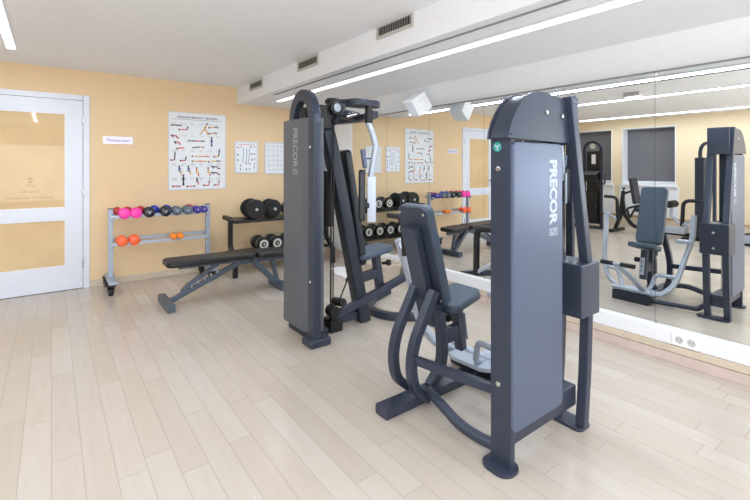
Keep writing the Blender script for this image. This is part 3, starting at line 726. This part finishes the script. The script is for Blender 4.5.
b = BM(); bar(b, [(.83,4.02,.038),(.83,4.44,.038)], .066, .070, r=.008); ff = mk('front_foot', b, fb, wb)
for y in (4.19,4.25):
    b = BM(); bar(b, [(1.60,y,.36),(1.89,y,.05)], .05, .028, (0,1,0)); mk('rear_leg', b, fb, wb)
b = BM(); bar(b, [(1.84,4.22,.31),(1.90,4.22,.07)], .04, .04, (0,1,0)); mk('rear_strut', b, fb, wb)
b = BM(); bar(b, [(1.91,4.05,.04),(1.91,4.40,.04)], .07, .07, r=.012); mk('rear_foot', b, fb, wb)
b = BM(); cyl(b, (1.60,4.155,.355),(1.60,4.285,.355),.022,16,.004); mk('pivot_pin', b, M['black'], wb)

# ------------------------------------------------------------------ grey dumbbell rack
rk = thing('dumbbell_rack', 'light grey rolling rack of small coloured dumbbells beside the door', 'rack', (.96,5.15,0))
rg = M['rackg']
for x in (.485,1.45):
    b = BM(); bar(b, [(x,5.15,.108),(x,5.15,.835)], .045, .05, (0,1,0), r=.005); up = mk('post', b, rg, rk)
    b = BM(); box(b, x-.024,x+.024,5.124,5.176,.835,.842,.002); mk('post_cap', b, M['black'], up)
    b = BM(); box(b, x-.038,x+.038,4.885,5.37,.108,.140,.006); ft = mk('foot', b, rg, rk)
    for y in (4.93,5.335):
        x_ = x-.018
        cs = BM(); box(cs, x_-.036,x_+.036,y-.036,y+.036,.088,.108,.003); box(cs, x_-.030,x_-.024,y-.02,y+.02,.03,.088,.002); box(cs, x_+.024,x_+.030,y-.02,y+.02,.03,.088,.002)
        cyl(cs, (x_-.021,y,.040),(x_+.021,y,.040),.040,20,.006); ct = mk('caster', cs, M['rubber'], ft)
        cs = BM()
        for s_ in (-1,1): cyl(cs, (x_+s_*.021,y,.040),(x_+s_*.0225,y,.040),.022,16)
        mk('wheel_hub', cs, M['ring'], ft)
for y, z in ((5.085,.772),(5.235,.787),(5.085,.4915),(5.235,.52)):
    b = BM(); box(b, .485,1.45,y-.009,y+.009,z-.034,z,.003); mk('rail', b, M['silver'], rk)
for z in (.745,.465):
    for x in (.505,1.43):
        b = BM(); bar(b, [(x,5.06,z-.012),(x,5.26,z+.026)], .010, .04, r=.003); mk('rail_bracket', b, M['silver'], rk)
# vinyl dumbbells
def vinyl(name, label, r, m, L, group):
    t = thing(name, label, 'dumbbell', (0,0,0), group)
    tilt = 0.0
    def at(y): return (0, y, y*tilt)
    ax = V((0,1,tilt)).normalized()
    b = BM(); cyl(b, at(-L*.3), at(L*.3), .0155, 14); mk('grip', b, m, t)
    for s in (-1,1):
        b = BM(); o = V(at(s*L*.5)); a = -s*ax; w = L*.36
        lathe(b, [(0,0),(r*.55,.002),(r*.86,w*.14),(r,w*.38),(r,w*.62),(r*.8,w*.88),(r*.45,w),(0,w)], o, a, 20); hd = mk('head', b, m, t)
        if s < 0 and m in (M['bvinyl'], M['gvinyl'], M['purple']):
            b = BM(); q = o-ax*.0012; v = V((0,-tilt,1)).normalized()
            obox(b, q+V((r*.08,0,0)), V((.5,0,0))+v, ax, r*.36, r*.07, .0006); obox(b, q-V((r*.2,0,0))+v*r*.1, V((-.4,0,0))+v, ax, r*.2, r*.06, .0006)
            mk('head_mark', b, M['decal'], hd)
    return t
def row(items, z, y, L, rowname):
    protos = {}
    for i, (x, kind, r, label) in enumerate(items):
        key = (kind, r)
        if key not in protos:
            o = vinyl('dumbbell', label, r, M[kind], L, rowname); protos[key] = o; o.location = (x,y,z)
        else: o = dup(protos[key], (x,y,z), label, rowname)
row([(.600,'pink',.054,'left one of two pink dumbbells on the grey rack'),(.705,'pink',.054,'right one of two pink dumbbells on the grey rack'),
     (.828,'bvinyl',.054,'left black dumbbell on the top row of the grey rack'),(.985,'bvinyl',.054,'right black dumbbell on the top row of the grey rack'),
     (1.100,'gvinyl',.050,'left grey dumbbell on the top row of the grey rack'),(1.213,'gvinyl',.050,'right grey dumbbell on the top row of the grey rack'),
     (1.312,'purple',.042,'left purple dumbbell at the right end of the grey rack'),(1.385,'purple',.038,'right purple dumbbell at the right end of the grey rack')], .788, 5.085, .13, 'front row of vinyl dumbbells on the grey rack')
row([(.558,'red',.042,'red dumbbell behind the pink pair at the left post'),(.650,'red',.042,'red dumbbell peeking between the two pink dumbbells'),(.772,'red',.042,'red dumbbell between the right pink and the left black dumbbell'),
     (.908,'blue',.042,'blue dumbbell between the two black dumbbells'),(1.030,'blue',.042,'blue dumbbell behind the right black dumbbell'),(1.27,'red',.034,'small red dumbbell behind the purple pair')], .803, 5.235, .11, 'rear row of vinyl dumbbells on the grey rack')
row([(.578,'coral',.052,'left large orange dumbbell on the lower rail of the grey rack'),(.690,'coral',.052,'right large orange dumbbell on the lower rail of the grey rack')], .5075, 5.085, .13, 'large orange dumbbells on the lower rail')
row([(1.068,'orange',.032,'left small orange dumbbell on the lower rail'),(1.136,'orange',.032,'right small orange dumbbell on the lower rail')], .5075, 5.085, .11, 'small orange dumbbells on the lower rail')

# ------------------------------------------------------------------ black dumbbell rack
br_ = thing('dumbbell_rack', 'black two-shelf rack of heavy dumbbells behind the middle machine', 'rack', (2.3,5.1,0))
bk = M['black']
for x in (1.675,2.975):
    b = BM(); bar(b, [(x,4.86,.0),(x,4.86,.19),(x,5.03,.34),(x,5.03,.655),(x,5.24,.660)], .05, .05, (1,0,0), .03); mk('side_frame', b, bk, br_)
for z in (.638,.236):
    b = BM()
    # tray sloping up towards the wall
    pts = [(4.93,z-.03),(4.93,z),(5.28,z+.006),(5.28,z-.024)]
    prism(b, pts, 'yz', 1.70, 2.95); mk('shelf', b, bk, br_)
def plates(name, label, rs, kind, group):
    t = thing(name, label, 'dumbbell', (0,0,0), group); tl = .006/.35
    ax = V((0,1,tl)).normalized()
    at = lambda y: V((0,0,0))+ax*y
    b = BM(); cyl(b, at(-.135), at(.135), .016, 14, .003); mk('bar', b, M['chrome'] , t)
    for s in (-1,1):
        b = BM()
        if kind == 'big':
            for k, r in enumerate(rs):
                cyl(b, at(s*(.055+k*.025)), at(s*(.055+k*.025+.0225)), r, 28, .005)
            hd = mk('plates', b, M['rubber'], t); e = .055+len(rs)*.025
            b = BM(); cyl(b, at(s*e), at(s*(e+.012)), .018, 16, .003); mk('end_nut', b, M['ring'], hd)
        else:
            r = rs[0]
            lathe(b, [(0,0),(r*.7,0),(r,.012),(r,.060),(r*.9,.072),(0,.072)], at(s*.052), ax*s, 28); hd = mk('head', b, M['rubber'], t)
            b = BM(); lathe(b, [(r*.38,0),(r*.66,0),(r*.66,.004),(r*.38,.004),(r*.38,0)], at(s*.1245), ax*s, 28); mk('end_ring', b, M['ring'], hd)
            b = BM(); lathe(b, [(r*1.0,0),(r*1.025,0),(r*1.025,.01),(r*1.0,.01)], at(s*.075), ax*s, 28); mk('rim_band', b, M['chrome'], hd)
    return t
g1 = 'heavy dumbbells on the top shelf of the black rack'; g2 = 'ringed dumbbells on the black rack'
p = plates('dumbbell', 'biggest black plate dumbbell, leftmost on the top shelf of the black rack', (.118,.118,.112), 'big', g1); p.location = (1.965,5.08,.7605)
p2 = plates('dumbbell', 'second big black plate dumbbell on the top shelf, with stepped plates', (.112,.100,.078), 'big', g1); p2.location = (2.20,5.08,.7545)
p3 = plates('dumbbell', 'black dumbbell with pale end ring, third on the top shelf', (.084,), 'ring', g2); p3.location = (2.46,5.08,.731)
dup(p3, (2.66,5.08,.731), 'ringed black dumbbell fourth on the top shelf, mirrored beside the silver arm', g2)
dup(p3, (2.85,5.08,.731), 'ringed black dumbbell at the right end of the top shelf', g2)
for x, lab in ((2.06,'leftmost ringed dumbbell on the lower shelf, above the bench seat'),(2.235,'second ringed dumbbell on the lower shelf, at the edge of the grey tower'),(2.44,'third ringed dumbbell on the lower shelf, seen in the mirror'),(2.64,'fourth ringed dumbbell on the lower shelf, seen in the mirror'),(2.84,'ringed dumbbell at the right end of the lower shelf')):
    dup(p3, (x,5.08,.331), lab, g2)

# ------------------------------------------------------------------ tub and cloth on the floor by the mirrors
t = thing('storage_tub', 'beige plastic tub on the floor against the mirror ledge', 'tub', (3.02,3.86,0))
b = BM()
def rr2(x0,x1,y0,y1,r):
    o = []
    for cx, cy, a0 in ((x1-r,y1-r,0),(x0+r,y1-r,PI/2),(x0+r,y0+r,PI),(x1-r,y0+r,1.5*PI)):
        for k in range(5): a = a0+k*PI/8; o.append((cx+r*math.cos(a), cy+r*math.sin(a)))
    return o
lv = [(rr2(2.89,3.15,3.68,4.04,.05),0),(rr2(2.865,3.175,3.655,4.065,.055),.165),(rr2(2.85,3.19,3.64,4.08,.06),.165),(rr2(2.85,3.19,3.64,4.08,.06),.185),(rr2(2.875,3.165,3.665,4.055,.05),.185),(rr2(2.90,3.14,3.69,4.03,.045),.012)]
R_ = [[b.verts.new((p[0],p[1],z)) for p in L] for L, z in lv]
for A, B_ in zip(R_, R_[1:]):
    for i in range(len(A)): b.faces.new((A[i],A[(i+1)%len(A)],B_[(i+1)%len(A)],B_[i]))
b.faces.new(R_[0][::-1]); b.faces.new(R_[-1]); mk('bin_body', b, M['tubm'], t)
b = BM(); nx, ny = 14, 10
g = [[None]*(ny+1) for _ in range(nx+1)]
for i in range(nx+1):
    for j in range(ny+1):
        u, v = i/nx, j/ny; x = (2.64*(1-u)+2.83*u)*(1-v)+(2.76*(1-u)+3.13*u)*v+.015*math.sin(9*v+3*u); y = (4.03*(1-u)+4.10*u)*(1-v)+(4.60*(1-u)+4.50*u)*v+.015*math.sin(8*u)
        g[i][j] = b.verts.new((x, y, .004+.010*(1+math.sin(9*u+4*v)*math.cos(7*v-3*u))/2))
for i in range(nx):
    for j in range(ny): b.faces.new((g[i][j],g[i+1][j],g[i+1][j+1],g[i][j+1]))
r = bmesh.ops.extrude_face_region(b, geom=b.faces[:]); 
for q in r['geom']:
    if isinstance(q, bmesh.types.BMVert): q.co.z = 0.0008
solo('floor_cloth', b, M['cloth'], 'white cloth lying flat on the floor behind the middle machine', 'cloth', (2.72,4.28,0))

# ------------------------------------------------------------------ machines along the window wall (seen in the mirror)
ma = thing('cable_machine', 'dark arched weight machine by the window, seen only in the mirror', 'exercise machine', (-2.6,4.38,0))
fa = M['frame2']
b = BM(); ap = [(-2.55,4.21,.03),(-2.55,4.21,1.62)]
for k in range(1,10): a = k*PI/10; ap.append((-2.55, 4.385-.175*math.cos(a), 1.62+.175*math.sin(a)))
ap += [(-2.55,4.56,1.62),(-2.55,4.56,.03)]
bar(b, ap, .05, .06, (1,0,0), .02, .01); mk('arch_frame', b, fa, ma)
b = BM(); box(b, -2.60,-2.575,4.245,4.525,.08,1.60,.006); pn = mk('back_panel', b, M['black'], ma)
b = BM(); box(b, -2.5745,-2.570,4.335,4.42,1.33,1.53,.002); mk('placard', b, M['paper'], pn)
b = BM(); cyl(b, (-2.555,4.385,1.70),(-2.53,4.385,1.70),.055,22,.005); mk('pulley', b, M['ring'], ma)
b = BM(); obox(b, (-2.47,4.385,1.145), (1,0,-.35), (.35,0,1), .09, .14, .012, .004, 1); mk('console_shelf', b, M['shroud2'], ma)
b = BM(); box(b, -2.54,-2.46,4.27,4.50,.96,1.10,.01); mk('carriage', b, M['black'], ma)
ws = BM()
for k in range(16): box(ws, -2.565,-2.50,4.27,4.50,.10+k*.042,.138+k*.042,.003)
mk('weight_stack', ws, M['black'], ma)
for s in (-1,1):
    b = BM(); tube(b, [(-2.50,4.385+s*.10,1.0),(-2.42,4.385+s*.24,.93),(-2.40,4.385+s*.31,.92),(-2.40,4.385+s*.33,1.14)], .016, .05, 10); mk('handle_arm', b, fa, ma)
b = BM(); bar(b, [(-2.55,4.56,1.30),(-2.50,4.72,.6),(-2.46,4.84,.05)], .05, .05); bar(b, [(-2.55,4.56,.7),(-2.5,4.70,.03)], .04, .04); bar(b, [(-2.55,4.60,.03),(-2.46,4.90,.03)], .06, .05); mk('side_frame', b, fa, ma)
b = BM(); box(b, -2.50,-2.42,4.77,4.97,1.10,1.32,.02); box(b, -2.52,-2.40,4.73,4.97,.67,.74,.02); mk('side_pad', b, M['padd'], ma)
b = BM(); bar(b, [(-2.55,4.60,1.2),(-2.47,4.85,1.2)], .03, .03); bar(b, [(-2.53,4.60,.70),(-2.47,4.80,.70)], .03, .03); mk('pad_arm', b, fa, ma)
b = BM(); pill(b, -2.72,-2.40,4.15,4.62,0,.03,.03); mk('base_plate', b, fa, ma)

mb = thing('leg_machine', 'low black seated leg machine by the window, seen only in the mirror', 'exercise machine', (-2.45,3.3,0))
b = BM(); bar(b, [(-2.45,3.90,.03),(-2.45,3.80,.28),(-2.45,3.74,.80)], .06, .06, (1,0,0), .1); mk('rear_post', b, M['black'], mb)
b = BM(); cyl(b, (-2.45,3.735,.80),(-2.45,3.735,.835),.012,10); cyl(b, (-2.45,3.735,.835),(-2.45,3.735,.865),.03,14,.006); mk('knob', b, M['rubber'], mb)
b = BM(); u = V((0,.16,1)).normalized(); obox(b, (-2.45,3.535,.81), u, (0,-1,.16), .25, .13, .032, .018, 3, .04); mk('backrest', b, M['padd'], mb)
b = BM(); bar(b, [(-2.45,3.745,.74),(-2.45,3.60,.80)], .04, .04); mk('back_support', b, M['black'], mb)
b = BM(); bar(b, [(-2.45,3.76,.66),(-2.45,3.72,.34),(-2.45,3.58,.14),(-2.45,3.36,.08),(-2.45,2.6,.07)], .06, .06, (1,0,0), .2); mk('main_frame', b, M['black'], mb)
b = BM(); box(b, -2.58,-2.32,3.06,3.50,.42,.485,.025,3); mk('seat', b, M['padd'], mb)
b = BM(); bar(b, [(-2.45,3.30,.42),(-2.45,3.34,.09)], .06, .06, (1,0,0)); mk('seat_post', b, M['black'], mb)
for s in (-1,1):
    b = BM(); tube(b, [(-2.45+s*.02,3.62,.30),(-2.45+s*.2,3.60,.48),(-2.45+s*.2,3.36,.56),(-2.45+s*.2,3.24,.54)], .02, .08, 10); mk('side_handle', b, M['rubber'], mb)
b = BM(); cyl(b, (-2.60,2.92,.60),(-2.30,2.92,.60),.065,18,.012); mk('roller_pad', b, M['rubber'], mb)
b = BM(); tube(b, [(-2.45,2.92,.56),(-2.45,2.94,.40),(-2.45,2.80,.26),(-2.45,2.60,.20)], .024, .1, 10); mk('silver_arm', b, M['silver'], mb)
b = BM(); box(b, -2.56,-2.34,2.70,3.06,.085,.19,.012); mk('silver_base', b, M['silver'], mb)
b = BM(); bar(b, [(-2.72,2.66,.03),(-2.18,2.66,.03)], .07, .055); bar(b, [(-2.72,3.86,.03),(-2.18,3.86,.03)], .07, .055); mk('floor_bar', b, M['black'], mb)

b = BM(); prism(b, [(-2.58,2.42),(-2.34,2.42),(-2.34,2.545),(-2.58,2.545)], 'xy', .06, 1.43, .008); mk('shroud', b, M['frame2'], mb)
b = BM(); ap = [(2.30,.03),(2.30,1.52)]+[(2.40-.10*math.cos(k*PI/8), 1.52+.16*math.sin(k*PI/8)) for k in range(1,8)]+[(2.50,1.52),(2.50,1.43)]
bar(b, [(-2.46,p[0],p[1]) for p in ap], .05, .055, (1,0,0), .02, .01); mk('arch_frame', b, M['frame'], mb)
b = BM(); box(b, -2.60,-2.32,2.26,2.58,0,.06,.01); mk('tower_base', b, M['black'], mb)
mc = thing('step_machine', 'low pale grey step platform at the right mirror edge', 'exercise machine', (-2.6,1.7,0))
b = BM(); pill(b, -2.80,-2.42,1.30,1.99,.035,.165,.05,.015); mk('platform', b, M['silver'], mc)
b = BM(); pill(b, -2.83,-2.39,1.27,2.02,.0,.035,.05); mk('base', b, M['black'], mc)
b = BM(); box(b, -2.76,-2.46,1.35,1.94,.165,.172,.004); mk('step_mat', b, M['rubber'], mc)

wbd = thing('wall_board', 'dark framed board on the window wall, mirrored behind the front tower', 'picture frame', (X0+.001,2.25,1.45))
b = BM()
for q in ((2.115,2.16,1.11,1.80),(2.345,2.39,1.11,1.80),(2.16,2.345,1.755,1.80),(2.16,2.345,1.11,1.155)): box(b, X0+.001,X0+.035,q[0],q[1],q[2],q[3],.004)
mk('frame', b, M['frame'], wbd)
mk('board_face', box(BM(), X0+.001,X0+.012,2.16,2.345,1.155,1.755), M['board'], wbd)

# ------------------------------------------------------------------ camera, world, colour
cam = bpy.data.cameras.new('camera'); co = bpy.data.objects.new('camera', cam); C.objects.link(co)
co.location = (0,0,1.27); co.rotation_euler = (PI/2, 0, -math.radians(37.12))
cam.sensor_width = 36; cam.lens = 427.54/750*36; cam.shift_y = -(250-166.89)/750; cam.clip_start = .02
sc = bpy.context.scene; sc.camera = co
w = bpy.data.worlds.new('world'); sc.world = w; w.use_nodes = True
w.node_tree.nodes['Background'].inputs[0].default_value = (.9,.95,1,1); w.node_tree.nodes['Background'].inputs[1].default_value = .3
sc.view_settings.view_transform = 'Standard'; sc.view_settings.look = 'None'; sc.view_settings.exposure = 0.12
sc.cycles.max_bounces = 10; sc.cycles.diffuse_bounces = 6; sc.cycles.glossy_bounces = 6
sc.cycles.caustics_reflective = True; sc.cycles.caustics_refractive = False
sc.cycles.use_denoising = True
